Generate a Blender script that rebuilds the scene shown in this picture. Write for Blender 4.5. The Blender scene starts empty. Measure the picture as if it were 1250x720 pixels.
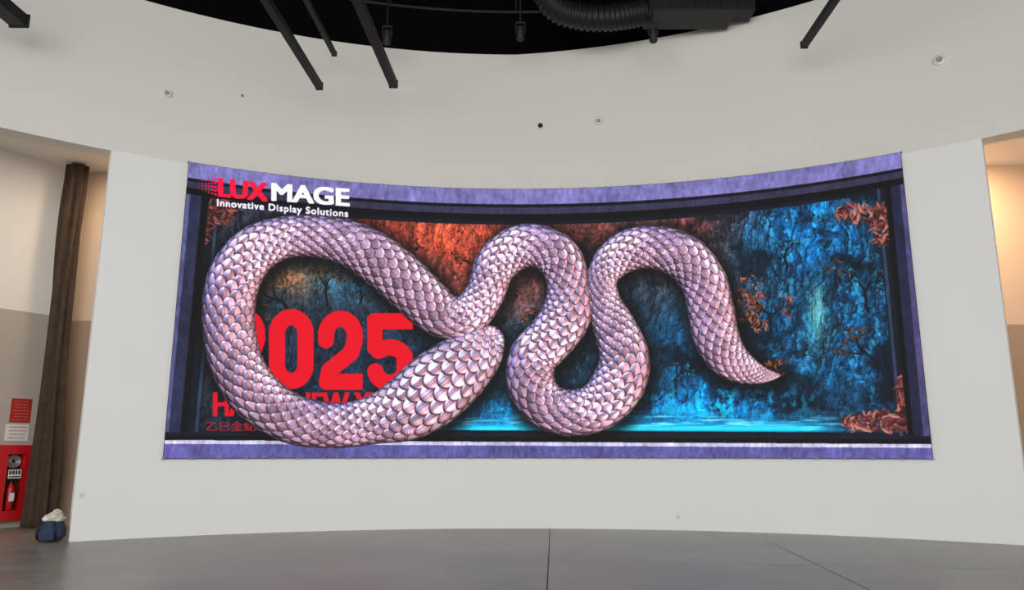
import bpy, bmesh, math, numpy as np
from mathutils import Vector, Matrix
rng = np.random.RandomState(7)
scene = bpy.context.scene
scene.view_settings.view_transform = 'Standard'
scene.view_settings.look = 'None'

# ------------------------------------------------------------------ materials
def lin(c):
    c = np.asarray(c, dtype=float) / 255.0
    return np.where(c <= 0.04045, c / 12.92, ((c + 0.055) / 1.055) ** 2.4)

def mat(name, rgb, rough=0.6, metal=0.0, noise=0.0, nscale=3.0, bump=0.0, bscale=40.0, emit=0.0, spec=0.5, ramp=None, detail=6):
    m = bpy.data.materials.new(name); m.use_nodes = True
    nt = m.node_tree; b = nt.nodes['Principled BSDF']
    c = lin(rgb); col = (c[0], c[1], c[2], 1)
    b.inputs['Base Color'].default_value = col
    b.inputs['Roughness'].default_value = rough
    b.inputs['Metallic'].default_value = metal
    b.inputs['Specular IOR Level'].default_value = spec
    tc = nt.nodes.new('ShaderNodeTexCoord')
    if noise > 0:
        n = nt.nodes.new('ShaderNodeTexNoise'); n.inputs['Scale'].default_value = nscale; n.inputs['Detail'].default_value = detail
        n.inputs['Roughness'].default_value = 0.62
        nt.links.new(tc.outputs['Object'], n.inputs['Vector'])
        r = nt.nodes.new('ShaderNodeValToRGB')
        r.color_ramp.elements[0].position = 0.3; r.color_ramp.elements[1].position = 0.7
        lo = c * (1 - noise); hi = np.minimum(c * (1 + noise), 1)
        r.color_ramp.elements[0].color = (*lo, 1); r.color_ramp.elements[1].color = (*hi, 1)
        nt.links.new(n.outputs['Fac'], r.inputs['Fac'])
        nt.links.new(r.outputs['Color'], b.inputs['Base Color'])
    if bump > 0:
        n2 = nt.nodes.new('ShaderNodeTexNoise'); n2.inputs['Scale'].default_value = bscale; n2.inputs['Detail'].default_value = 4
        nt.links.new(tc.outputs['Object'], n2.inputs['Vector'])
        bp = nt.nodes.new('ShaderNodeBump'); bp.inputs['Strength'].default_value = bump; bp.inputs['Distance'].default_value = 0.02
        nt.links.new(n2.outputs['Fac'], bp.inputs['Height']); nt.links.new(bp.outputs['Normal'], b.inputs['Normal'])
    if emit > 0:
        b.inputs['Emission Color'].default_value = col; b.inputs['Emission Strength'].default_value = emit
    return m

M_white = mat('painted_white_plaster', (231, 230, 227), 0.75, noise=0.012, nscale=0.4)
M_upper = mat('painted_upper_plaster', (222, 218, 211), 0.8, noise=0.015, nscale=0.3)
M_nichewhite = mat('niche_white_plaster', (226, 224, 220), 0.8, noise=0.015, nscale=0.5)
M_greige = mat('greige_panel', (176, 168, 158), 0.7, noise=0.03, nscale=1)
M_warm = mat('warm_beige_plaster', (204, 180, 158), 0.7, noise=0.03, nscale=1)
M_warmlow = mat('beige_wainscot', (156, 134, 114), 0.7, noise=0.03, nscale=1)
M_black = mat('matte_black_steel', (12, 12, 14), 0.6, noise=0.2, nscale=2)
M_dark = mat('black_ceiling_paint', (4, 4, 5), 0.95, noise=0.3, nscale=1, spec=0.1)
M_grey = mat('dark_grey_duct', (26, 27, 29), 0.5, metal=0.1, noise=0.2, nscale=3, spec=0.4)
M_steel = mat('black_painted_steel', (34, 34, 36), 0.7, noise=0.2, nscale=3, spec=0.3)
M_plastic = mat('white_plastic', (222, 220, 216), 0.4, noise=0.01)
M_plastic_dk = mat('grey_plastic', (150, 148, 145), 0.5, noise=0.02)
M_curtain = mat('brown_velvet_curtain', (66, 51, 40), 0.95, noise=0.3, nscale=4, bump=0.3, bscale=60)
M_red = mat('red_cabinet_paint', (190, 18, 24), 0.4, noise=0.03)
M_redsign = mat('red_sign', (172, 34, 36), 0.5, noise=0.03)
M_whitesign = mat('white_sign', (225, 222, 218), 0.5, noise=0.02)
M_ink = mat('black_ink', (45, 42, 42), 0.6, noise=0.05)
M_pink = mat('pink_ink', (175, 90, 90), 0.6, noise=0.05)
M_silver = mat('brushed_silver', (170, 170, 170), 0.35, metal=0.6, noise=0.05)
M_inside = mat('cabinet_interior', (40, 22, 22), 0.7, noise=0.1)
M_navy = mat('navy_canvas', (44, 58, 82), 0.9, noise=0.25, nscale=12, bump=0.4, bscale=30)
M_cream = mat('cream_cloth', (200, 194, 178), 0.9, noise=0.3, nscale=14, bump=0.5, bscale=20)
M_joint = mat('floor_joint_filler', (56, 53, 50), 0.8, noise=0.05)
M_line = mat('floor_cut_line', (98, 94, 90), 0.6, noise=0.05)

# polished concrete floor
def concrete():
    m = mat('polished_concrete', (136, 132, 127), 0.3)
    nt = m.node_tree; b = nt.nodes['Principled BSDF']
    tc = nt.nodes.new('ShaderNodeTexCoord')
    n1 = nt.nodes.new('ShaderNodeTexNoise'); n1.inputs['Scale'].default_value = 0.35; n1.inputs['Detail'].default_value = 8; n1.inputs['Roughness'].default_value = 0.6
    n2 = nt.nodes.new('ShaderNodeTexNoise'); n2.inputs['Scale'].default_value = 2.2; n2.inputs['Detail'].default_value = 6; n2.inputs['Roughness'].default_value = 0.62
    nt.links.new(tc.outputs['Object'], n1.inputs['Vector']); nt.links.new(tc.outputs['Object'], n2.inputs['Vector'])
    mx = nt.nodes.new('ShaderNodeMath'); mx.operation = 'MULTIPLY_ADD'; mx.inputs[1].default_value = 0.45
    nt.links.new(n2.outputs['Fac'], mx.inputs[0])
    m2 = nt.nodes.new('ShaderNodeMath'); m2.operation = 'MULTIPLY'; m2.inputs[1].default_value = 0.55
    nt.links.new(n1.outputs['Fac'], m2.inputs[0]); nt.links.new(m2.outputs[0], mx.inputs[2])
    r = nt.nodes.new('ShaderNodeValToRGB')
    r.color_ramp.elements[0].position = 0.36; r.color_ramp.elements[1].position = 0.64
    r.color_ramp.elements[0].color = (*lin((112, 108, 103)), 1); r.color_ramp.elements[1].color = (*lin((150, 145, 139)), 1)
    nt.links.new(mx.outputs[0], r.inputs['Fac']); nt.links.new(r.outputs['Color'], b.inputs['Base Color'])
    rr = nt.nodes.new('ShaderNodeMapRange'); rr.inputs['To Min'].default_value = 0.24; rr.inputs['To Max'].default_value = 0.42
    nt.links.new(n2.outputs['Fac'], rr.inputs['Value']); nt.links.new(rr.outputs[0], b.inputs['Roughness'])
    return m
M_floor = concrete()

# ------------------------------------------------------------------ mesh helpers
def obj_from(name, verts, faces, m, parent=None, smooth=False, bevel=0.0, subsurf=0):
    me = bpy.data.meshes.new(name); me.from_pydata([tuple(v) for v in verts], [], faces); me.update()
    bm = bmesh.new(); bm.from_mesh(me); bmesh.ops.recalc_face_normals(bm, faces=bm.faces); bm.to_mesh(me); bm.free()
    me.materials.append(m)
    o = bpy.data.objects.new(name, me); scene.collection.objects.link(o)
    if smooth:
        for p in me.polygons: p.use_smooth = True
    if bevel > 0:
        md = o.modifiers.new('bevel', 'BEVEL'); md.width = bevel; md.segments = 3; md.limit_method = 'ANGLE'
    if subsurf:
        md = o.modifiers.new('sub', 'SUBSURF'); md.levels = subsurf; md.render_levels = subsurf
    if parent:
        o.parent = parent; o.matrix_parent_inverse = parent.matrix_basis.inverted()
    return o

def empty(name, loc):
    e = bpy.data.objects.new(name, None); e.location = loc; e.matrix_basis = Matrix.Translation(loc)
    e.empty_display_size = 0.2; scene.collection.objects.link(e); return e

BOXF = [(0,1,3,2),(4,6,7,5),(0,4,5,1),(2,3,7,6),(0,2,6,4),(1,5,7,3)]
def box_v(x0, x1, y0, y1, z0, z1, f=lambda x, y, z: (x, y, z)):
    return [f(x, y, z) for x in (x0, x1) for y in (y0, y1) for z in (z0, z1)]
def box(name, x0, x1, y0, y1, z0, z1, m, parent=None, f=lambda x, y, z: (x, y, z), bevel=0.0):
    return obj_from(name, box_v(x0, x1, y0, y1, z0, z1, f), BOXF, m, parent, bevel=bevel)

class MB:   # merges many primitives in one mesh
    def __init__(s): s.v = []; s.f = []
    def add(s, v, f):
        n = len(s.v); s.v += [tuple(p) for p in v]; s.f += [tuple(i + n for i in q) for q in f]
    def box(s, x0, x1, y0, y1, z0, z1, f=lambda x, y, z: (x, y, z)): s.add(box_v(x0, x1, y0, y1, z0, z1, f), BOXF)
    def beam(s, a, b, w, h):
        a = Vector(a); b = Vector(b); d = (b - a).normalized()
        up = Vector((0, 0, 1)) if abs(d.z) < 0.9 else Vector((0, 1, 0))
        sx = d.cross(up).normalized(); uz = sx.cross(d)
        v = [p + sx * i * w / 2 + uz * j * h / 2 for p in (a, b) for i in (-1, 1) for j in (-1, 1)]
        s.add(v, BOXF)
    def tube(s, pts, r, n=16, cap=True):
        pts = [Vector(p) for p in pts]; k = len(pts); rs = r if hasattr(r, '__len__') else [r] * k
        base = len(s.v); prev = None
        for i, p in enumerate(pts):
            d = (pts[min(i + 1, k - 1)] - pts[max(i - 1, 0)]).normalized()
            if prev is None:
                up = Vector((0, 0, 1)) if abs(d.z) < 0.9 else Vector((1, 0, 0))
                sx = d.cross(up).normalized()
            else:
                sx = (prev - d * prev.dot(d)).normalized()
            prev = sx; sy = sx.cross(d)
            for j in range(n):
                a = 2 * math.pi * j / n
                s.v.append(tuple(p + (sx * math.cos(a) + sy * math.sin(a)) * rs[i]))
        for i in range(k - 1):
            for j in range(n):
                j2 = (j + 1) % n
                s.f.append((base + i*n + j, base + i*n + j2, base + (i+1)*n + j2, base + (i+1)*n + j))
        if cap:
            s.f.append(tuple(base + j for j in range(n))[::-1]); s.f.append(tuple(base + (k-1)*n + j for j in range(n)))
    def make(s, name, m, parent=None, smooth=False, bevel=0.0, subsurf=0): return obj_from(name, s.v, s.f, m, parent, smooth, bevel, subsurf)

def autosmooth(o, deg=40):
    for p in o.data.polygons: p.use_smooth = True
    md = o.modifiers.new('es', 'EDGE_SPLIT'); md.split_angle = math.radians(deg)

# ------------------------------------------------------------------ the rotunda
CX, CY, R = 0.09, 2.34, 14.40
def cyl(a, r, z): return (CX + r * math.sin(a), CY + r * math.cos(a), z)
def ang_of(X, r=R): return math.asin((X - CX) / r)
D = math.radians
def arc_wall(name, r0, r1, a0, a1, z0, z1, m, n=120, parent=None):
    zt = z1 if callable(z1) else (lambda a: z1)
    v = []; f = []
    for i in range(n + 1):
        a = a0 + (a1 - a0) * i / n
        v += [cyl(a, r0, z0), cyl(a, r1, z0), cyl(a, r1, zt(a)), cyl(a, r0, zt(a))]
    for i in range(n):
        b = 4 * i
        for k in range(4):
            k2 = (k + 1) % 4
            f.append((b + k, b + k2, b + 4 + k2, b + 4 + k))
    f.append((0, 1, 2, 3)); f.append((4*n, 4*n+3, 4*n+2, 4*n+1))
    o = obj_from(name, v, f, m, parent); autosmooth(o, 30); return o

A_L, A_R = D(-33.68), D(37.72)
arc_wall('wall_display', R, R + 0.32, A_L, A_R, 0.0, 7.405, M_white)
ztop = lambda a: 10.80 + max(0.0, a / D(25.5)) * 0.42
arc_wall('wall_upper', R + 0.045, R + 0.45, D(-80), D(80), 7.41, ztop, M_upper, n=200)
arc_wall('wall_clerestory', R + 0.46, R + 0.6, D(-80), D(80), 8.3, 14.0, M_dark, n=120)

# floor and ceiling
box('floor', -26, 26, -14, 24, -0.2, 0.0, M_floor)
box('ceiling', -20, 20, -2, 19, 14.0, 14.2, M_dark)
mb = MB()
mb.add([(0.785, 16.70, 0.0015), (0.80, 16.70, 0.0015), (0.02, 2.0, 0.0015), (0.0, 2.0, 0.0015)], [(0, 1, 2, 3)])
mb.make('trim_1', M_joint)
mb = MB()
mb.add([(0.6, 11.90, 0.0012), (14.0, 10.2, 0.0012), (14.0, 10.19, 0.0012), (0.6, 11.89, 0.0012)], [(0, 1, 2, 3)])
mb.add([(4.6, 14.6, 0.0012), (4.615, 14.6, 0.0012), (3.9, 6, 0.0012), (3.88, 6, 0.0012)], [(0, 1, 2, 3)])
mb.make('trim_5', M_line)

# niches either side
arc_wall('ceiling_niche_left', R + 0.62, R + 7.5, D(-70), D(-20), 8.1, 8.2, M_nichewhite, n=40)
arc_wall('ceiling_niche_right', R + 0.62, R + 7.5, D(20), D(70), 8.1, 8.2, M_nichewhite, n=40)
WA = Vector((-11.29, 15.90, 0)); WD = Vector((0.521, 0.8536, 0)); WN = Vector((0.8536, -0.521, 0))
def LW(a, o, z): p = WA + WD * a + WN * o; return (p.x, p.y, z)
box('wall_left', -5.0, 1.72, -0.25, 0.0, 0.0, 8.1, M_nichewhite, f=LW)
box('trim_2', -5.0, 1.70, 0.0, 0.03, 0.0, 4.6, M_greige, f=LW)
box('wall_back_left', -10.36, -5.5, 17.40, 17.6, 0, 8.1, M_warm)
box('trim_3', -10.30, -5.5, 17.36, 17.40, 0, 4.5, M_warmlow)
box('wall_back_right', 6.5, 15.5, 17.0, 17.2, 0, 8.1, M_warm)
box('trim_4', 6.5, 15.5, 16.96, 17.0, 0, 4.35, M_warmlow)
box('wall_right', 14.2, 14.4, 9.5, 16.95, 0, 8.1, M_nichewhite)

# ------------------------------------------------------------------ LED screen artwork
S = 3; X0, Y0, X1, Y1 = 188, 178, 1147, 572
Wc, Hc = (X1 - X0) * S, (Y1 - Y0) * S
gy, gx = np.mgrid[0:Hc, 0:Wc].astype(np.float32)
gx = gx / S + X0; gy = gy / S + Y0
tab = rng.rand(256, 256).astype(np.float32)
def vnoise(x, y):
    xi = np.floor(x).astype(np.int32); yi = np.floor(y).astype(np.int32)
    fx = x - xi; fy = y - yi; fx = fx*fx*(3-2*fx); fy = fy*fy*(3-2*fy)
    a = tab[yi & 255, xi & 255]; b = tab[yi & 255, (xi+1) & 255]; c = tab[(yi+1) & 255, xi & 255]; d = tab[(yi+1) & 255, (xi+1) & 255]
    return (a*(1-fx)+b*fx)*(1-fy) + (c*(1-fx)+d*fx)*fy
def fbm(x, y, o=5, g=0.55):
    s = 0; a = 1; t = 0
    for i in range(o):
        s = s + a * vnoise(x + 17.3*i, y + 9.1*i); t += a; a *= g; x = x * 2.03; y = y * 2.03
    return s / t
def facets(x, y):
    xi = np.floor(x).astype(np.int32); yi = np.floor(y).astype(np.int32)
    d1 = np.full(x.shape, 9, np.float32); d2 = d1.copy(); r1 = np.zeros(x.shape, np.float32); ox = r1.copy(); oy = r1.copy()
    for j in (-1, 0, 1):
        for i in (-1, 0, 1):
            jx = tab[(yi+j) & 255, (xi+i) & 255]; jy = tab[(yi+j+91) & 255, (xi+i+37) & 255]
            dx = x-(xi+i+jx); dy = y-(yi+j+jy); q = dx*dx+dy*dy
            m = q < d1
            d2 = np.where(m, d1, np.minimum(d2, q)); d1 = np.where(m, q, d1)
            r1 = np.where(m, tab[(yi+j+11) & 255, (xi+i+53) & 255], r1); ox = np.where(m, dx, ox); oy = np.where(m, dy, oy)
    return np.sqrt(d2)-np.sqrt(d1), r1, ox, oy
def mixc(img, col, w): 
    w = np.clip(w, 0, 1)[..., None]; return img * (1 - w) + np.asarray(col, np.float32) * w
warp = fbm(gx/60, gy/60, 4); warp2 = fbm(gx/45 + 50, gy/45 + 9, 4)
n_mid = fbm(gx/34 + 5*warp, gy/34 + 5*warp2, 6, 0.62)
n_fine = fbm(gx/7 + 2*warp, gy/9 + 2*warp2, 4, 0.65)
img = np.zeros((Hc, Wc, 3), np.float32) + np.array((16, 34, 52), np.float32)
def blob(cx, cy, rx, ry, col, amt=1.0, k=0.6):
    global img
    w = np.exp(-(((gx-cx)/rx)**2 + ((gy-cy)/ry)**2)) * amt * (1 - k + 2*k*(n_mid-0.25)*1.6)
    img = mixc(img, col, w)
for b in [
    (560, 300, 150, 60, (146, 52, 34), .95, .4), (520, 275, 70, 25, (176, 70, 46), .8, .5), (590, 345, 40, 40, (146, 70, 50), .8, .5),
    (720, 262, 120, 22, (116, 60, 56), .9, .5), (690, 290, 60, 40, (130, 52, 42), .7, .5), (840, 285, 70, 40, (112, 46, 42), .85, .6),
    (780, 265, 50, 18, (140, 86, 80), .5, .5), (450, 275, 60, 30, (120, 42, 34), .8, .4),
    (380, 345, 70, 30, (46, 76, 80), .8, .8), (350, 345, 40, 22, (140, 76, 44), .6, .9), (430, 345, 40, 25, (26, 84, 112), .8, .7),
    (400, 400, 90, 30, (30, 34, 44), .6, .5), (270, 260, 50, 30, (60, 40, 44), .7, .6), (245, 480, 25, 60, (30, 26, 34), .8, .4),
    (640, 360, 30, 40, (120, 66, 60), .8, .6), (650, 410, 30, 30, (30, 84, 116), .7, .6), (700, 440, 25, 40, (24, 56, 76), .8, .6),
    (800, 360, 30, 40, (56, 60, 68), .8, .8), (820, 430, 50, 50, (8, 66, 104), .9, .8), (900, 300, 40, 40, (76, 66, 64), .6, .7),
    (990, 290, 75, 50, (0, 84, 150), 1.0, .8), (930, 310, 35, 30, (18, 80, 112), .8, .8), (1010, 270, 22, 45, (20, 136, 206), .8, .8),
    (1050, 390, 40, 90, (0, 72, 120), .9, .9), (960, 400, 45, 50, (0, 66, 110), .9, .9), (1030, 450, 60, 40, (4, 76, 122), .9, .9),
    (900, 480, 60, 30, (0, 116, 190), .9, .7), (850, 495, 80, 25, (0, 132, 214), .9, .7), (620, 500, 60, 25, (10, 116, 176), .9, .6),
    (1075, 310, 18, 60, (16, 32, 46), .8, .4), (1040, 330, 26, 26, (8, 28, 44), .7, .4), (940, 345, 26, 18, (10, 30, 44), .7, .5), (720, 400, 40, 70, (22, 34, 46), .5, .4), (590, 450, 30, 40, (26, 34, 44), .8, .4),
    (998, 385, 12, 40, (80, 170, 180), .8, .3), (430, 520, 60, 18, (22, 22, 30), .7, .3)]: blob(*b)
hf = fbm(gx/16 + 3*warp, gy/38 + 3*warp2, 6, 0.66)
hy, hx = np.gradient(hf*22*S)
nl = 1/np.sqrt(1+hx*hx+hy*hy)
rel = np.clip((-0.62*hx - 0.55*hy + 0.55)*nl, 0, 1.6)
g1, r1, ox, oy = facets(gx/15+3.2*warp+1.5*n_mid, gy/34+3.2*warp2+1.5*n_mid)
g2, r2, ox2, oy2 = facets(gx/6+3*warp2+1.2*n_fine, gy/11+3*warp+1.2*n_fine)
fac = (0.45+0.9*r1-0.8*ox-0.5*oy)*np.clip(g1/0.12, 0.25, 1)*0.6+(0.4+0.9*r2-0.6*ox2-0.5*oy2)*np.clip(g2/0.15, 0.3, 1)*0.55
img = img * (0.16 + 0.64*rel + 0.78*np.clip(fac, 0, 1.7))[..., None]
dark = np.clip((0.505-fbm(gx/55+9, gy/40+3, 5, .6))*8, 0, 1)*np.clip((gx-560)/200, 0, 1)
img = mixc(img, (4, 11, 20), dark*0.7)
hl = np.clip((fac-0.95)*2.2, 0, 1)*np.clip((gx-860)/80, 0, 1)*np.clip((500-gy)/40, 0, 1)*(1-dark)
img = mixc(img, (70, 180, 226), hl*0.5)

# leaves and brush dabs
def leaf(cx, cy, a, L, w, col, al=1.0):
    x0 = int((cx-L-X0)*S); x1 = int((cx+L-X0)*S)+1; y0 = int((cy-L-Y0)*S); y1 = int((cy+L-Y0)*S)+1
    x0 = max(x0, 0); y0 = max(y0, 0); x1 = min(x1, Wc); y1 = min(y1, Hc)
    if x1 <= x0 or y1 <= y0: return
    X = gx[y0:y1, x0:x1]-cx; Y = gy[y0:y1, x0:x1]-cy
    u = (X*math.cos(a)+Y*math.sin(a))/L; v = (-X*math.sin(a)+Y*math.cos(a))/w
    q = np.abs(v) - np.clip(1-u*u, 0, 1)*1.0
    m = np.clip(-q*w*1.5, 0, 1) * (np.abs(u) < 1) * al
    sh = 0.6 + 0.5*np.clip(v+0.5, 0, 1)
    c = np.asarray(col, np.float32)[None, None, :] * sh[..., None]
    sub = img[y0:y1, x0:x1]; img[y0:y1, x0:x1] = sub*(1-m[..., None]) + c*m[..., None]
base_img = img.copy()
for i in range(4200):     # painterly dabs following the colour under them
    x = 240+860*rng.rand(); y = 235+295*rng.rand()
    c = base_img[int((y-Y0)*S), int((x-X0)*S)]
    k = 0.4+1.5*rng.rand()**1.5
    a = (1.57+0.5*rng.randn()) if x > 900 and y < 470 else rng.rand()*3.14
    if y > 500: a = 0.15*rng.randn()
    L = 1.8+4*rng.rand()**2
    leaf(x, y, a, L, 0.6+0.8*rng.rand(), c*k+rng.rand(3)*8, 0.7)
def leaves(cx, cy, rx, ry, n, cols, L=7):
    for i in range(n):
        t = rng.rand()*6.283; q = math.sqrt(rng.rand())
        c = cols[rng.randint(len(cols))]
        leaf(cx+rx*q*math.cos(t), cy+ry*q*math.sin(t), rng.rand()*3.14, L*(.6+.7*rng.rand()), L*.3*(.7+.6*rng.rand()), c)
def stroke(pts, w, col, clip=None, al=1.0):
    P = np.array(pts, float); x0, y0 = P.min(0)-w; x1, y1 = P.max(0)+w
    a = max(int((x0-X0)*S), 0); b = min(int((x1-X0)*S), Wc); c = max(int((y0-Y0)*S), 0); d = min(int((y1-Y0)*S), Hc)
    if b <= a or d <= c: return
    X = gx[c:d, a:b]; Y = gy[c:d, a:b]; best = np.full(X.shape, 1e9, np.float32)
    for (ax, ay), (bx, by) in zip(P[:-1], P[1:]):
        vx, vy = bx-ax, by-ay; t = np.clip(((X-ax)*vx+(Y-ay)*vy)/(vx*vx+vy*vy+1e-9), 0, 1)
        best = np.minimum(best, np.hypot(X-ax-t*vx, Y-ay-t*vy))
    m = np.clip((w/2-best)*S+.5, 0, 1)*al
    if clip is not None:
        m = m * (X > clip[0]) * (X < clip[2]) * (Y > clip[1]) * (Y < clip[3])
    sub = img[c:d, a:b]; img[c:d, a:b] = sub*(1-m[..., None]) + np.asarray(col, np.float32)*m[..., None]
def tree(x, y, a, L, w, depth, cols, ll=4, lc=3):
    pts = [(x, y)]
    for i in range(4):
        a += 0.28*rng.randn(); x += L/4*math.cos(a); y += L/4*math.sin(a); pts.append((x, y))
    stroke(pts, w, (16, 14, 18))
    if depth > 0:
        for k in range(3): tree(x, y, a+(k-1)*0.6+0.2*rng.randn(), L*0.7, w*0.62, depth-1, cols, ll, lc)
    if depth <= 1: leaves(x, y, 9, 5, lc*3, cols, ll)
ORG = [(176, 88, 52), (120, 52, 36), (216, 124, 84), (66, 36, 34), (150, 72, 46)]
TEA = [(20, 96, 130), (12, 50, 76), (50, 146, 176), (10, 28, 44)]
OLV = [(100, 78, 50), (60, 58, 46), (140, 90, 54), (36, 46, 44)]
tree(352, 385, -1.5, 26, 4, 2, OLV, 4, 3); tree(400, 372, -1.9, 22, 3, 2, OLV, 4, 3); tree(440, 370, -1.3, 18, 3, 1, TEA, 4, 3)
tree(905, 440, -1.5, 34, 4, 2, ORG, 4, 3); tree(940, 410, -1.2, 26, 3, 2, ORG, 4, 2); tree(655, 420, -1.6, 24, 3, 1, ORG, 4, 3)
tree(815, 350, -1.5, 22, 3, 2, [(120, 64, 50), (60, 44, 44), (150, 84, 60)], 4, 3); tree(960, 470, -2.6, 20, 3, 1, ORG, 5, 3)
tree(1060, 380, -1.7, 26, 4, 2, TEA, 4, 2); tree(960, 330, -1.5, 22, 3, 1, TEA, 4, 3); tree(825, 480, -1.5, 22, 3, 1, TEA, 4, 3)
tree(500, 330, -1.5, 20, 3, 1, [(120, 46, 34), (80, 30, 26), (190, 90, 60)], 4, 3); tree(585, 330, -1.8, 20, 3, 1, [(120, 46, 34), (80, 30, 26), (190, 90, 60)], 4, 3)
tree(1075, 450, -1.6, 28, 3, 2, [(60, 60, 60), (110, 66, 50), (20, 40, 54)], 4, 3); tree(1020, 350, -1.4, 18, 3, 1, [(90, 66, 54), (30, 60, 70)], 4, 3)
leaves(915, 355, 20, 24, 60, ORG, 4); leaves(925, 395, 14, 10, 30, ORG, 4); leaves(985, 268, 60, 8, 40, TEA, 4)
for i in range(26):
    x = 925+150*rng.rand(); y = 250+190*rng.rand(); h = 12+26*rng.rand()
    pts = [(x, y)]
    for k in range(4): pts.append((pts[-1][0]+3*rng.randn(), pts[-1][1]+h/4))
    stroke(pts, 1.0+1.6*rng.rand(), (4, 20, 36), al=0.6)
# slender waterfall made of falling strands
for i in range(40):
    x = 997+3.8*rng.randn(); y = 347+35*rng.rand()
    stroke([(x, y), (x+0.8*rng.randn(), y+12+32*rng.rand())], 0.9, (70+70*rng.rand(), 165+40*rng.rand(), 185+30*rng.rand()), al=0.38)
leaves(998, 431, 16, 5, 40, [(60, 150, 180), (20, 110, 150), (10, 60, 90)], 3)
# water at the foot
wline = 519 + 3*np.sin(gx/70)
wat = np.exp(-(((gy - wline)/np.where(gy < wline, 13, 7))**2)) * np.clip((gx-520)/60, 0, 1) * np.clip((1060-gx)/70, 0, 1)
st = fbm(gx/30, gy/2.2, 5)
img = mixc(img, (0, 156, 230), wat * (0.2 + 1.0*st))
img = mixc(img, (160, 240, 250), wat * np.clip((st - 0.55)*6, 0, 1) * 0.9)
img = mixc(img, (30, 225, 255), np.exp(-(((gy-523)/4.0)**2)) * np.clip((gx-545)/40, 0, 1)*np.clip((1030-gx)/60, 0, 1) * 0.95)
sp = np.exp(-(((gx-880)/100)**2 + ((gy-493)/24)**2)) * np.clip((n_fine-0.52)*8, 0, 1)
img = mixc(img, (20, 200, 250), sp * 0.9)

RED = [(120, 58, 56), (158, 84, 76), (84, 34, 36), (60, 26, 30), (190, 122, 110)]
def leaves_frame():
    leaves(1052, 260, 32, 12, 90, RED, 7); leaves(1074, 275, 11, 26, 60, RED, 7)
    leaves(1108, 485, 14, 34, 100, RED, 8); leaves(1075, 515, 52, 11, 130, RED, 8)
    leaves(268, 258, 20, 14, 60, RED[:4], 7); leaves(250, 275, 9, 24, 50, RED[:4], 7)

# stone frame
tcoef = np.polyfit([232, 440, 640, 860, 1100], [200, 225, 232, 222, 188], 2)
ytop = np.polyval(tcoef, gx); ybot = 557 + (gx-199)*5/936.
xl = 232 - (gy-200)*33/357.; xr = 1100 + (gy-188)*35/374.
dt = gy-ytop; db = ybot-gy; dl = gx-xl; dr = xr-gx
stone = fbm(gx/22, gy/22, 6, 0.75); stone2 = fbm(gx/3, gy/9, 3)
stc = (0.62 + 0.62*stone + 0.35*(stone2-0.5))[..., None]
def band(mask, col, tex=True):
    global img
    c = np.asarray(col, np.float32) * (stc if tex else 1.0)
    img = np.where(mask[..., None], c, img)
band((dl < 42) | (dr < 36) | (dt < 42) | (db < 34), (16, 20, 32))
band(((dl > 36) & (dl < 40)) | ((dr > 30) & (dr < 34)), (44, 62, 90))
leaves_frame()
band((dl < 26), (42, 44, 74)); band(dl < 4, (86, 88, 138)); band((dl > 18) & (dl < 27), (8, 8, 14))
band((dr < 22), (32, 34, 62)); band(dr < 5, (76, 70, 118)); band((dr > 17) & (dr < 24), (8, 8, 14))
band(dt < 32, (54, 50, 78)); band((dt < 17), (122, 116, 180)); band((dt > 17) & (dt < 21), (14, 12, 22)); band((dt > 29) & (dt < 37), (8, 7, 12))
band(db < 30, (22, 22, 38)); band(db < 20, (214, 210, 246)); band(db < 15.5, (98, 92, 162)); band((db > 20) & (db < 26), (8, 8, 14))

# --- snake body raster
key = [ (607,406,5),(597,416,19),(577,436,34),(537,469,44),(499,497,40),(458,512,30),(410,519,28),(357,511,31),(314,484,33),(288,442,33),
        (279,390,33),(285,342,33),(311,305,30),(352,289,26),(400,290,27),(440,303,30),(478,330,32),(515,364,31),(543,386,28),(572,384,26),(592,358,24),
        (604,325,26),(628,304,27),(655,300,27),(682,315,28),(694,348,27),(692,382,31),(673,412,30),(651,436,30),(648,468,30),(665,494,29),(696,504,29),(730,496,30),
        (755,468,33),(762,436,31),(751,402,27),(738,370,21),(735,340,19),(748,318,23),(772,304,26),(800,302,27),(832,312,29),(857,340,29),(867,375,29),(873,408,29),
        (888,436,25),(912,452,17),(934,458,9),(951,458,2)]
K = np.array(key, float)
def catmull(K, n=26):
    out = []
    for i in range(len(K)-1):
        p0 = K[max(i-1, 0)]; p1 = K[i]; p2 = K[i+1]; p3 = K[min(i+2, len(K)-1)]
        for j in range(n):
            t = j/n
            out.append(0.5*((2*p1)+(-p0+p2)*t+(2*p0-5*p1+4*p2-p3)*t*t+(-p0+3*p1-3*p2+p3)*t**3))
    out.append(K[-1]); return np.array(out)
C = catmull(K); T_ = np.gradient(C[:, :2], axis=0); T_ /= np.linalg.norm(T_, axis=1)[:, None]
ds = np.r_[0, np.hypot(*np.diff(C[:, :2], axis=0).T)]
U = np.cumsum(ds/np.maximum(C[:, 2], 8)) 
best = np.full((Hc, Wc), 1e9, np.float32); uu = np.zeros((Hc, Wc), np.float32); nn = np.zeros((Hc, Wc), np.float32); rr_ = np.ones((Hc, Wc), np.float32)
shd = np.full((Hc, Wc), 9.0, np.float32)
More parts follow.
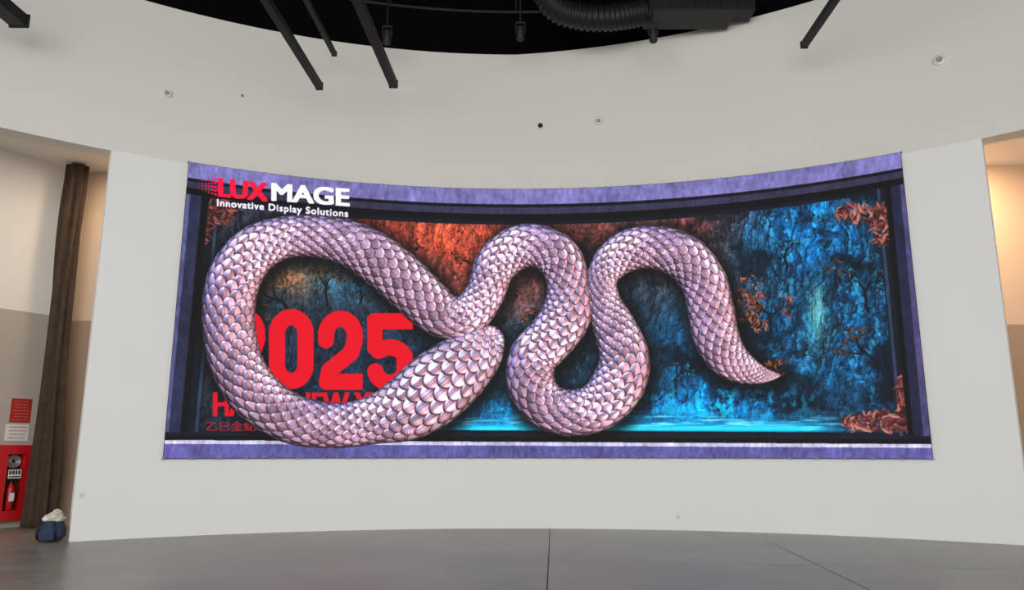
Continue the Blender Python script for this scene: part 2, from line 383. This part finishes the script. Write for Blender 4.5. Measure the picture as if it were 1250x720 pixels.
for i, (x, y, r) in enumerate(C):
    if r < 1: r = 1
    a = max(int((x-r-X0)*S), 0); b = min(int((x+r-X0)*S)+2, Wc); c = max(int((y-r-Y0)*S), 0); d = min(int((y+r-Y0)*S)+2, Hc)
    dx = gx[c:d, a:b]-x; dy = gy[c:d, a:b]-y
    q = (dx*dx+dy*dy)/(r*r) 
    m = (q < 1) & (q < best[c:d, a:b])
    tx, ty = T_[i]; side = -dx*ty+dy*tx; al = dx*tx+dy*ty
    best[c:d, a:b][m] = q[m]; uu[c:d, a:b][m] = (U[i] + al/max(r, 8))[m]; nn[c:d, a:b][m] = (side/r)[m]; rr_[c:d, a:b][m] = r
    if i % 3 == 0:
        R2 = r+16; x2 = x+3; y2 = y+5
        a = max(int((x2-R2-X0)*S), 0); b = min(int((x2+R2-X0)*S)+2, Wc); c = max(int((y2-R2-Y0)*S), 0); d = min(int((y2+R2-Y0)*S)+2, Hc)
        dd = np.hypot(gx[c:d, a:b]-x2, gy[c:d, a:b]-y2)-r
        shd[c:d, a:b] = np.minimum(shd[c:d, a:b], dd/16*9)
body = best < 1
interior = (dt > 20) & (db > 20)
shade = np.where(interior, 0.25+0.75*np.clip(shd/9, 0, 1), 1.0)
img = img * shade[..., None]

def arc(cx, cy, rx, ry, a0, a1, n=14):
    return [(cx+rx*math.cos(math.radians(a0+(a1-a0)*i/n)), cy+ry*math.sin(math.radians(a0+(a1-a0)*i/n))) for i in range(n+1)]
def digit(ch, x, y, w=54, h=100, sw=20, col=(218, 6, 30)):
    e = sw/2; l = x+e; r = x+w-e; t = y+e; b = y+h-e; cx = (l+r)/2; rx = (r-l)/2; ry = rx*1.15
    if ch == '0': p = arc(cx, t+ry, rx, ry, 180, 360) + arc(cx, b-ry, rx, ry, 0, 180) + [(l, t+ry)]
    if ch == '2': p = [(l, t+ry+6)] + arc(cx, t+ry, rx, ry, 180, 360) + [(r, t+ry+8), (r-5, t+ry+22), (l+4, b-14), (l+1, b), (r+10, b)]
    if ch == '5':
        stroke([(l-0.5, t), (r+10, t)], sw, col, (x, y, x+w, y+h)); stroke([(l-0.5, t), (l-0.5, t+32)], sw*0.95, col, (x, y, x+w, y+h*0.55))
        p = [(l+4, t+36)] + arc(cx, t+33+13, rx, 14, 235, 360) + arc(cx, b-16, rx, 16, 0, 172)
    stroke(p, sw, col, (x, y, x+w, y+h))
def text(s, x, y, w, h, col, slope=0.0, bold=0.0, slant=0.0, space=1.0):
    """x,y top-left of the box, fits the glyph outline to w x h; bold = dilation in artwork px"""
    cu = bpy.data.curves.new('t', 'FONT'); cu.body = s; cu.resolution_u = 4; cu.space_character = space
    ob = bpy.data.objects.new('t', cu); scene.collection.objects.link(ob)
    dg = bpy.context.evaluated_depsgraph_get(); ev = ob.evaluated_get(dg); me = ev.to_mesh(); me.calc_loop_triangles()
    V = np.array([v.co[:2] for v in me.vertices]); T = [tuple(t.vertices) for t in me.loop_triangles]
    ev.to_mesh_clear(); bpy.data.objects.remove(ob); bpy.data.curves.remove(cu)
    if len(V) == 0: return
    mn = V.min(0); mx = V.max(0); Q = (V-mn)/(mx-mn)
    px = x+bold + Q[:, 0]*(w-2*bold) + slant*Q[:, 1]*h; py = y+bold*.5 + (1-Q[:, 1])*(h-bold) + slope*(px-x)
    px = (px-X0)*S; py = (py-Y0)*S
    M = np.zeros((Hc, Wc), bool)
    for i, j, k in T:
        ax, ay, bx, by, cx, cy = px[i], py[i], px[j], py[j], px[k], py[k]
        x0 = max(int(min(ax, bx, cx)), 0); x1 = min(int(max(ax, bx, cx))+2, Wc); y0 = max(int(min(ay, by, cy)), 0); y1 = min(int(max(ay, by, cy))+2, Hc)
        if x1 <= x0 or y1 <= y0: continue
        Y, X = np.mgrid[y0:y1, x0:x1]
        dd = (by-cy)*(ax-cx)+(cx-bx)*(ay-cy)
        if abs(dd) < 1e-9: continue
        l1 = ((by-cy)*(X-cx)+(cx-bx)*(Y-cy))/dd; l2 = ((cy-ay)*(X-cx)+(ax-cx)*(Y-cy))/dd
        M[y0:y1, x0:x1] |= (l1 >= -0.01) & (l2 >= -0.01) & (l1+l2 <= 1.01)
    bx_ = int(round(bold*S)); by_ = int(round(bold*S*0.5)); M2 = M.copy()
    for i in range(-bx_, bx_+1):
        M2 |= np.roll(M, i, 1)
    M3 = M2.copy()
    for j in range(-by_, by_+1): M3 |= np.roll(M2, j, 0)
    img[M3] = col
# red greeting (behind the snake)
digit('2', 270, 377, 54, 98, 20); digit('0', 328, 377, 55, 98, 20); digit('2', 388, 379, 55, 97, 20); digit('5', 448, 382, 56, 95, 20)
text('HAPPY NEW YEAR', 260, 479, 245, 29, (210, 8, 30), bold=1.2)
text('乙巳金蛇', 252, 514, 60, 12, (160, 24, 34), bold=0.3)

# --- snake scales: overlapping rounded tiles, relief-lit
nn = np.clip(nn, -0.999, 0.999); th = np.arcsin(nn)/(math.pi/2)
bi = np.where(body)
up = (uu[bi]*3.15).astype(np.float32); vp = (th[bi]*3.3+100).astype(np.float32)
k0 = np.floor(up).astype(np.int32)
A_, B_ = 1.30, 0.60
tt = np.zeros_like(up); ss = np.zeros_like(up); rd = np.zeros_like(up); done = np.zeros(up.shape, bool)
for dk in (-1, 0, 1, 2):
    k = k0+dk; off = 0.5*(k & 1)
    j = np.round(vp-off)
    t = (up-k)/A_; s_ = (vp-off-j)/B_
    inside = (np.abs(t)**2.0+np.abs(s_)**2.0 < 1) & ~done
    tt[inside] = t[inside]; ss[inside] = s_[inside]
    rd[inside] = tab[(k[inside]*7+13) & 255, (j[inside].astype(np.int32)*5+3) & 255]
    done |= inside
qq = np.clip(tt**2+ss**2, 0, 1)
dome = np.sqrt(np.clip(1-qq, 0, 1))
hsv = 0.75*tt+1.05*dome+0.14*np.exp(-(ss/0.16)**2)*dome
hs = np.zeros((Hc, Wc), np.float32); hs[bi] = hsv
rnd = np.zeros((Hc, Wc), np.float32)+.5; rnd[bi] = rd
edm = np.zeros((Hc, Wc), np.float32); edm[bi] = np.where(done, qq, 1.0)
tmap = np.zeros((Hc, Wc), np.float32); tmap[bi] = tt
cosn = np.sqrt(np.clip(1-nn*nn, 0, 1))
Hh = rr_*cosn*0.62 + hs*rr_*0.15
Hb = Hh.copy(); Hb[1:-1, 1:-1] = (Hh[1:-1, 1:-1]*2+Hh[:-2, 1:-1]+Hh[2:, 1:-1]+Hh[1:-1, :-2]+Hh[1:-1, 2:])/6; Hh = Hb
Hy, Hx = np.gradient(Hh); Hy = np.clip(Hy*S, -3, 3); Hx = np.clip(Hx*S, -3, 3)
nl = 1/np.sqrt(1+Hx*Hx+Hy*Hy); Nx, Ny, Nz = -Hx*nl, -Hy*nl, nl
def dl_(lx, ly, lz, p=1.0):
    l = math.sqrt(lx*lx+ly*ly+lz*lz); return np.clip((Nx*lx+Ny*ly+Nz*lz)/l, 0, 1)**p
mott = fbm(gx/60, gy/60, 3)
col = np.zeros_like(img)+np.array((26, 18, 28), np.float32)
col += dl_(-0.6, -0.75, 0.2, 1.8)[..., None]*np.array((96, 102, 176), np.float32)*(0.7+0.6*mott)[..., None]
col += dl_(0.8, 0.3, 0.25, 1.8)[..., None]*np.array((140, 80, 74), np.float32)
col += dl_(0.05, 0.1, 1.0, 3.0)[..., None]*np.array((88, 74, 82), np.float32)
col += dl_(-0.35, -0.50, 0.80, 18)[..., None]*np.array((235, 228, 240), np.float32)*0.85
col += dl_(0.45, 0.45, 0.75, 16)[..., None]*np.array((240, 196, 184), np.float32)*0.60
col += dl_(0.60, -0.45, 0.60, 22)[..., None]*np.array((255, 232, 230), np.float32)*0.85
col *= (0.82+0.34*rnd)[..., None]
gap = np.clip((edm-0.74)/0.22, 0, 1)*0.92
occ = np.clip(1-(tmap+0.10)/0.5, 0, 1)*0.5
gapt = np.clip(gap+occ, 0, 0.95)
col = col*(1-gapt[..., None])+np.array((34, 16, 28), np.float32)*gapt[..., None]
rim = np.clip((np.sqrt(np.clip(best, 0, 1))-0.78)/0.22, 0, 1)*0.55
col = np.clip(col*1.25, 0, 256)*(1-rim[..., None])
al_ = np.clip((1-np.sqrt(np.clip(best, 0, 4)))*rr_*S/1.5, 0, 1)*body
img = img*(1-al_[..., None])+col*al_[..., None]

# --- maker's logo shown on the display
text('LUX', 266, 217, 61, 23, (236, 14, 58), slope=0.105, bold=1.6)
text('MAGE', 331, 223, 96, 22, (248, 244, 252), slope=0.075, bold=1.5)
text('Innovative Display Solutions', 265, 243, 160, 11, (240, 236, 250), slope=0.085, bold=0.34, space=1.12)
for i in range(6):
    for j in range(5):
        rr0 = 0.5+0.26*i; h = 0.5+0.10*i
        xx = 243+i*4.0; yy = 226+0.4*i+(j-2)*4.6*h
        stroke([(xx-rr0*0.3, yy), (xx+rr0*0.3, yy)], rr0*1.4, (230, 16, 60))
img = np.clip(img, 0, 255)
im = img.copy(); im[1:-1, 1:-1] = (img[1:-1, 1:-1]*3+img[:-2, 1:-1]+img[2:, 1:-1]+img[1:-1, :-2]+img[1:-1, 2:])/7
img = im

# lay the artwork on the curved LED surface
RS = R-0.075; SA0, SA1, SZ0, SZ1 = D(-28.02), D(32.22), 1.45, 7.41
NX, NY = 1500, 560
aa = np.linspace(SA0, SA1, NX); zz = np.linspace(SZ0, SZ1, NY)
AA, ZZ = np.meshgrid(aa, zz)
PX = CX+RS*np.sin(AA); PY = CY+RS*np.cos(AA)
TH = D(11.4); ch, sh_ = math.cos(TH), math.sin(TH)
fw = PY*ch+(ZZ-1.6)*sh_; upc = -PY*sh_+(ZZ-1.6)*ch
tx = (625+940*PX/fw-X0)*S; ty = (360-940*upc/fw-Y0)*S
tx = np.clip(tx, 0, Wc-2); ty = np.clip(ty, 0, Hc-2)
xi = tx.astype(int); yi = ty.astype(int); fx = (tx-xi)[..., None]; fy = (ty-yi)[..., None]
smp = (img[yi, xi]*(1-fx)+img[yi, xi+1]*fx)*(1-fy)+(img[yi+1, xi]*(1-fx)+img[yi+1, xi+1]*fx)*fy
colr = np.ones((NY*NX, 4), np.float32); colr[:, :3] = lin(smp.reshape(-1, 3))
me = bpy.data.meshes.new('display_surface')
co = np.stack([PX, PY, ZZ], -1).reshape(-1, 3).astype(np.float32)
me.vertices.add(NX*NY); me.vertices.foreach_set('co', co.ravel())
idx = np.arange(NX*NY).reshape(NY, NX)
q = np.stack([idx[:-1, :-1], idx[:-1, 1:], idx[1:, 1:], idx[1:, :-1]], -1).reshape(-1, 4)
me.loops.add(q.size); me.loops.foreach_set('vertex_index', q.ravel().astype(np.int32))
me.polygons.add(len(q)); me.polygons.foreach_set('loop_start', (np.arange(len(q))*4).astype(np.int32)); me.polygons.foreach_set('loop_total', np.full(len(q), 4, np.int32))
me.update(calc_edges=True)
at = me.color_attributes.new('led', 'FLOAT_COLOR', 'POINT'); at.data.foreach_set('color', colr.ravel())
mL = bpy.data.materials.new('led_pixels'); mL.use_nodes = True; nt = mL.node_tree
bs = nt.nodes['Principled BSDF']; ca = nt.nodes.new('ShaderNodeVertexColor'); ca.layer_name = 'led'
bs.inputs['Base Color'].default_value = (0.01, 0.01, 0.01, 1); bs.inputs['Roughness'].default_value = 0.6; bs.inputs['Specular IOR Level'].default_value = 0.1
nt.links.new(ca.outputs['Color'], bs.inputs['Emission Color']); bs.inputs['Emission Strength'].default_value = 1.2
me.materials.append(mL)
led = empty('led_video_wall', cyl(D(2), RS, 4.4))
so = bpy.data.objects.new('display_surface', me); scene.collection.objects.link(so); so.parent = led; so.matrix_parent_inverse = led.matrix_basis.inverted()
arc_wall('cabinet_back', RS+0.003, R-0.004, SA0-0.0004, SA1+0.0004, SZ0-0.008, SZ1+0.008, M_black, n=120, parent=led)
mb = MB()
for i in range(31):
    a = SA0+(SA1-SA0)*i/30
    for z in (SZ0-0.022, SZ1+0.0):
        a1 = a-0.002; a2 = a+0.002
        v = [cyl(p, r, w_) for p in (a1, a2) for r in (RS+0.002, R-0.006) for w_ in (z, z+0.022)]
        mb.add(v, BOXF)
mb.make('mounting_clips', M_plastic_dk, led)

# ------------------------------------------------------------------ wall devices
def wall_frame(X, z, r):
    a = ang_of(X, r); c = Vector(cyl(a, r, z)); n = Vector((-math.sin(a), -math.cos(a), 0)); t = Vector((math.cos(a), -math.sin(a), 0))
    return c, n, t
def round_device(name, X, z, rad, m1, m2, dome=False):
    c, n, t = wall_frame(X, z, R+0.045); e = empty(name, c)
    mb = MB(); mb.tube([c+n*0.0, c+n*0.03, c+n*0.045], [rad, rad, rad*0.85], 28); o = mb.make('housing', m1, e); autosmooth(o)
    mb = MB()
    if dome: mb.tube([c+n*0.045, c+n*0.075, c+n*0.095, c+n*0.1], [rad*0.6, rad*0.52, rad*0.3, rad*0.05], 20)
    else: mb.tube([c+n*0.045, c+n*0.055], [rad*0.5, rad*0.45], 20)
    o = mb.make('lens', m2, e); autosmooth(o)
    mb = MB()
    for k in range(3):
        an = k*2.094; p = c+(t*math.cos(an)+Vector((0, 0, 1))*math.sin(an))*rad*0.72+n*0.044
        mb.tube([p, p+n*0.006], rad*0.07, 8)
    mb.make('screws', M_plastic_dk, e)
round_device('wall_speaker', -7.16, 8.85, 0.10, M_plastic, M_plastic_dk)
round_device('wall_speaker', 2.0, 9.05, 0.10, M_plastic, M_plastic_dk)
round_device('wall_speaker', 8.5, 9.2, 0.12, M_plastic, M_plastic_dk)
round_device('motion_sensor', -5.85, 9.13, 0.03, M_plastic_dk, M_plastic_dk)
round_device('dome_camera', 0.66, 8.98, 0.095, M_plastic, M_black, True)
def socket(X, z):
    c, n, t = wall_frame(X, z, R); e = empty('wall_socket', c); U_ = Vector((0, 0, 1))
    f = lambda x, y, w: tuple(c+t*x+n*y+U_*w)
    box('plate', -0.04, 0.04, 0, 0.010, -0.06, 0.06, M_plastic, e, f, 0.004)
    mb = MB(); mb.box(-0.022, -0.012, 0.010, 0.012, -0.02, 0.02, f); mb.box(0.012, 0.022, 0.010, 0.012, -0.02, 0.02, f); mb.make('slots', M_plastic_dk, e)
socket(3.4, 0.26); socket(-7.80, 0.80)

# ------------------------------------------------------------------ ceiling steelwork
mb = MB()
for y in (7.5, 10.0, 12.5, 15.0): mb.beam((-13, y, 13.5), (13, y, 13.5), 0.22, 0.35)
for x in np.arange(-12, 13, 2.2): mb.beam((x, 2, 13.1), (x+0.3, 16, 13.1), 0.12, 0.2)
for y in (11.2, 13.8): mb.beam((-10, y, 12.4), (10, y+0.5, 12.4), 0.07, 0.07)
mb.tube([cyl(D(a), 13.2, 11.15) for a in range(-40, 41, 2)], 0.03, 10)
for a in range(-36, 37, 12): mb.tube([cyl(D(a), 13.2, 11.15), cyl(D(a), 13.2, 13.9)], 0.015, 6)
mb.tube([(-7.5, 14.3, 12.1), (7.5, 14.5, 12.1)], 0.14, 20)
o = mb.make('ceiling_steel_frame', M_steel); autosmooth(o)
def track(p, q, w, h, hang):
    e = empty('lighting_track', ((p[0]+q[0])/2, (p[1]+q[1])/2, p[2]))
    mb = MB(); mb.beam(p, q, w, h); mb.make('rail', M_black, e, bevel=0.01)
    mb = MB(); P = Vector(p); Q = Vector(q)
    for t in hang:
        c = P.lerp(Q, t); mb.tube([c, (c.x, c.y, 13.98)], 0.02, 8); mb.beam((c.x-w*0.7, c.y, c.z+h*0.55), (c.x+w*0.7, c.y, c.z+h*0.55), 0.08, 0.03)
    mb.make('hangers', M_black, e)
    mb = MB(); mb.beam(Q-Vector((0, 0.03, 0)), Q+Vector((0, 0.02, 0)), w*1.15, h*1.15); mb.make('end_cap', M_black, e, bevel=0.01)
track((-4.45, 4.5, 9.05), (-4.02, 14.9, 9.05), 0.13, 0.15, (0.1, 0.45))
track((-2.95, 4.5, 9.05), (-2.46, 14.8, 9.05), 0.16, 0.16, (0.1, 0.45))
track((-4.05, 8.0, 9.95), (-3.82, 15.2, 9.95), 0.10, 0.10, (0.1, 0.5))
track((5.75, 6.0, 9.65), (5.92, 14.3, 9.65), 0.13, 0.13, (0.1, 0.5))
track((-8.95, 5.0, 9.10), (-8.78, 12.5, 9.10), 0.30, 0.22, (0.1, 0.5))
def spot(X, Y, z):
    e = empty('spotlight', (X, Y, z)); mb = MB()
    mb.tube([(X, Y, z+0.18), (X, Y, z-0.10), (X, Y, z-0.12)], [0.085, 0.085, 0.07], 20); o = mb.make('can', M_black, e); autosmooth(o)
    mb = MB(); mb.beam((X-0.1, Y, z+0.05), (X-0.1, Y, z+0.3), 0.02, 0.04); mb.beam((X+0.1, Y, z+0.05), (X+0.1, Y, z+0.3), 0.02, 0.04); mb.beam((X-0.11, Y, z+0.3), (X+0.11, Y, z+0.3), 0.04, 0.02)
    mb.tube([(X, Y, z+0.3), (X, Y, 13.98)], 0.02, 8); mb.make('yoke', M_black, e)
spot(0.18, 15.3, 10.45); spot(2.98, 14.85, 10.15); spot(-2.7, 15.2, 10.3)
# air handling unit with flexible duct
e = empty('air_handling_unit', (3.8, 15.4, 11.2))
box('casing', 2.95, 4.85, 15.05, 15.85, 10.90, 11.55, M_grey, e, bevel=0.02)
mb = MB()
for k in range(6): mb.box(3.15+k*0.27, 3.17+k*0.27, 15.02, 15.05, 10.93, 11.52)
mb.box(2.93, 4.87, 15.03, 15.87, 11.2, 11.23); mb.box(4.86, 5.3, 15.2, 15.7, 11.0, 11.4); mb.make('ribs', M_black, e)
mb = MB()
for x in (3.1, 4.7): mb.tube([(x, 15.45, 11.5), (x, 15.45, 13.98)], 0.02, 8)
mb.make('hanger_rods', M_black, e)
Kd = np.array([(3.0, 15.45, 11.1), (2.6, 15.45, 11.02), (2.1, 15.4, 10.92), (1.5, 15.35, 10.92), (1.0, 15.35, 11.1), (0.72, 15.35, 11.5), (0.65, 15.4, 12.0), (0.65, 15.45, 12.9)])
Cd = catmull(Kd, 20); rad = [0.27+0.028*math.sin(i*1.55) for i in range(len(Cd))]
mb = MB(); mb.tube([tuple(p) for p in Cd], rad, 28); o = mb.make('flexible_duct', M_grey, e, smooth=True)

# ------------------------------------------------------------------ curtain
v = []; f = []; NA, NZ = 160, 60
for k in range(NZ+1):
    t = k/NZ; z = 0.01+8.05*t
    hw = 0.25-0.07*t+0.02*math.sin(t*7+1); hd = 0.17-0.03*t
    for j in range(NA):
        a = 2*math.pi*j/NA
        g = math.sin(a*6+1.6*math.sin(t*4)); g = math.copysign(abs(g)**0.7, g)
        w_ = 1+0.26*g+0.07*math.sin(a*13+t*9)
        v.append((-10.03+hw*w_*math.cos(a)+0.04*math.sin(t*5+0.6), 16.88+hd*w_*math.sin(a), z))
for k in range(NZ):
    for j in range(NA): f.append((k*NA+j, k*NA+(j+1) % NA, (k+1)*NA+(j+1) % NA, (k+1)*NA+j))
f.append(tuple(range(NA))[::-1]); f.append(tuple(NZ*NA+j for j in range(NA)))
obj_from('curtain', v, f, M_curtain, smooth=True)

# ------------------------------------------------------------------ fire cabinet & signs
e = empty('fire_hose_cabinet', LW(1.08, 0.12, 0.9))
c0, c1, z0, z1 = 0.66, 1.46, 0.15, 1.71; o0, o1 = 0.031, 0.23; w0, w1, wz0, wz1 = 0.93, 1.27, 0.36, 1.52
mb = MB()
mb.box(c0, c1, o0, o0+0.02, z0, z1, LW)
mb.box(c0, w0, o0+0.02, o1, z0, z1, LW); mb.box(w1, c1, o0+0.02, o1, z0, z1, LW)
mb.box(w0, w1, o0+0.02, o1, z0, wz0, LW); mb.box(w0, w1, o0+0.02, o1, wz1, z1, LW)
mb.make('body', M_red, e)
mb = MB()
for (a, b, c, d) in ((w0-0.02, w0, wz0-0.02, wz1+0.02), (w1, w1+0.02, wz0-0.02, wz1+0.02), (w0, w1, wz0-0.02, wz0), (w0, w1, wz1, wz1+0.02)): mb.box(a, b, o1, o1+0.012, c, d, LW)
mb.make('window_trim', M_red, e)
box('liner', w0, w1, o0+0.021, o0+0.03, wz0, wz1, M_inside, e, LW)
box('handle', 1.36, 1.385, o1, o1+0.03, 0.85, 1.02, M_silver, e, LW, 0.004)
mb = MB(); mb.box(0.97, 1.23, o1-0.005, o1+0.004, 1.02, 1.20, LW); mb.make('label', M_whitesign, e)
mb = MB()
for k in range(4): mb.box(0.985+k*0.06, 1.03+k*0.06, o1+0.004, o1+0.006, 1.10, 1.18, LW)
mb.box(0.99, 1.21, o1+0.004, o1+0.006, 1.04, 1.065, LW); mb.make('label_print', M_ink, e)
mb = MB()
def LV(a, o, z): return Vector(LW(a, o, z))
mb.tube([LV(1.1, 0.14, z) for z in (0.37, 0.39, 0.80, 0.86, 0.90, 0.93)], [0.06, 0.075, 0.075, 0.06, 0.03, 0.025], 24); o = mb.make('extinguisher_bottle', M_red, e); autosmooth(o)
mb = MB(); mb.tube([LV(1.1, 0.14, 0.93), LV(1.1, 0.14, 0.98)], 0.03, 16); mb.tube([LV(1.1, 0.14, 0.97), LV(1.17, 0.17, 0.96), LV(1.2, 0.17, 0.8), LV(1.19, 0.17, 0.55)], 0.013, 10)
mb.box(1.04, 1.18, 0.13, 0.15, 0.975, 0.99, LW); o = mb.make('extinguisher_valve', M_black, e); autosmooth(o)
mb = MB(); mb.box(1.05, 1.15, 0.205, 0.216, 0.55, 0.72, LW); mb.make('extinguisher_label', M_whitesign, e)
mb = MB()
for k in range(4):
    rr = 0.14-0.03*k
    mb.tube([LV(1.1+rr*math.cos(q_), 0.12, 1.37+rr*0.9*math.sin(q_)) for q_ in np.linspace(0, 2*math.pi, 33)], 0.014, 8, False)
o = mb.make('hose_reel', M_silver, e, smooth=True)
def sign(name, a0, a1, z0, z1, m, mk, rows, rnd_seed):
    e = empty(name, LW((a0+a1)/2, 0.035, (z0+z1)/2)); r_ = np.random.RandomState(rnd_seed)
    box('plate', a0, a1, 0.031, 0.042, z0, z1, m, e, LW)
    mb = MB(); H = z1-z0
    for k in range(rows):
        zc = z1-H*(k+0.8)/(rows+0.6); x = a0+0.05+0.04*r_.rand()
        while x < a1-0.08:
            wl = 0.02+0.05*r_.rand(); mb.box(x, min(x+wl, a1-0.04), 0.042, 0.044, zc-H*0.055/rows*2, zc+H*0.055/rows*2, LW); x += wl+0.015
    mb.make('print', mk, e)
sign('fire_rules_sign', 0.95, 1.37, 2.19, 2.70, M_redsign, mat('sign_yellow_ink', (205, 120, 95), 0.6), 7, 1)
sign('evacuation_sign', 0.90, 1.37, 1.80, 2.15, M_whitesign, M_pink, 4, 2)

# ------------------------------------------------------------------ backpack
bx, by = -8.24, 14.36
e = empty('backpack', (bx, by, 0))
def blobmesh(name, c, s, m, amp, seed, pinch=0.0, sq=2.6):
    bm = bmesh.new(); bmesh.ops.create_icosphere(bm, subdivisions=4, radius=1.0)
    r_ = np.random.RandomState(seed); ph = r_.rand(8)*6.28
    for vv in bm.verts:
        p = vv.co.copy(); n = (abs(p.x)**sq+abs(p.y)**sq+abs(p.z)**sq)**(1/sq); p = p/n
        k = 1+amp*(math.sin(p.x*6+ph[0]+2*p.z)*math.sin(p.z*7+ph[1])+0.6*math.sin(p.x*13+p.z*9+ph[2])*math.sin(p.y*8+ph[3])+0.35*math.sin(p.z*21+p.x*10+ph[4]))
        k2 = 1-pinch*max(p.z, 0)
        vv.co = Vector((c[0]+p.x*s[0]*k*k2, c[1]+p.y*s[1]*k*k2, c[2]+p.z*s[2]*(1+amp*0.4*math.sin(p.x*5+ph[5]))))
    me = bpy.data.meshes.new(name); bm.to_mesh(me); bm.free(); me.materials.append(m)
    for p in me.polygons: p.use_smooth = True
    o = bpy.data.objects.new(name, me); scene.collection.objects.link(o); o.parent = e; o.matrix_parent_inverse = e.matrix_basis.inverted(); return o
blobmesh('bag_body', (bx, by, 0.20), (0.22, 0.15, 0.19), M_navy, 0.05, 3, 0.12, 3.2)
blobmesh('front_pocket', (bx+0.0, by-0.14, 0.14), (0.15, 0.05, 0.11), M_navy, 0.05, 5, 0.0, 3.2)
blobmesh('cloth_bundle', (bx+0.02, by, 0.42), (0.17, 0.12, 0.10), M_cream, 0.14, 8, 0.25, 2.2)
blobmesh('rolled_towel', (bx+0.07, by-0.03, 0.50), (0.08, 0.08, 0.07), M_cream, 0.18, 11, 0.2, 2.0)
blobmesh('scarf', (bx-0.08, by-0.04, 0.40), (0.09, 0.08, 0.06), M_whitesign, 0.16, 13, 0.1, 2.0)
mb = MB()
for sx in (-1, 1):
    mb.tube([(bx+sx*0.10, by-0.13, 0.36), (bx+sx*0.14, by-0.20, 0.28), (bx+sx*0.16, by-0.20, 0.16), (bx+sx*0.17, by-0.14, 0.05)], 0.014, 10)
mb.tube([(bx-0.18, by-0.02, 0.33), (bx-0.25, by-0.03, 0.25), (bx-0.26, by-0.03, 0.08), (bx-0.2, by-0.03, 0.02), (bx-0.12, by-0.14, 0.02)], 0.012, 10)
mb.tube([(bx-0.06, by, 0.50), (bx-0.05, by, 0.58), (bx+0.03, by, 0.59), (bx+0.05, by, 0.52)], 0.012, 10)
o = mb.make('straps', M_black, e, smooth=True)

# ------------------------------------------------------------------ light
w = bpy.data.worlds.new('daylight'); scene.world = w; w.use_nodes = True
bg = w.node_tree.nodes['Background']; bg.inputs['Color'].default_value = (0.955, 0.98, 1.0, 1); bg.inputs['Strength'].default_value = 1.04
def area(name, loc, tgt, sx, sy, power, col):
    L = bpy.data.lights.new(name, 'AREA'); L.shape = 'RECTANGLE'; L.size = sx; L.size_y = sy; L.energy = power; L.color = col
    o = bpy.data.objects.new(name, L); scene.collection.objects.link(o); o.location = loc
    o.rotation_euler = (Vector(tgt)-Vector(loc)).to_track_quat('-Z', 'Y').to_euler(); return o
area('glazed_facade_light', (-3, -9, 6), (0, 16, 4), 16, 8, 2500, (1.0, 0.99, 0.965))
area('niche_downlight', (-8.35, 16.4, 7.9), (-8.6, 16.9, 0), 0.8, 0.5, 70, (1.0, 0.72, 0.45))
area('niche_downlight', (9.9, 15.9, 7.9), (10.6, 16.6, 2), 0.8, 0.6, 220, (1.0, 0.68, 0.40))

cam = bpy.data.cameras.new('camera'); cam.sensor_width = 36; cam.lens = 36*940/1250; cam.clip_end = 200
co_ = bpy.data.objects.new('camera', cam); scene.collection.objects.link(co_)
co_.location = (0, 0, 1.6); co_.rotation_euler = (D(90+11.4), 0, 0); scene.camera = co_
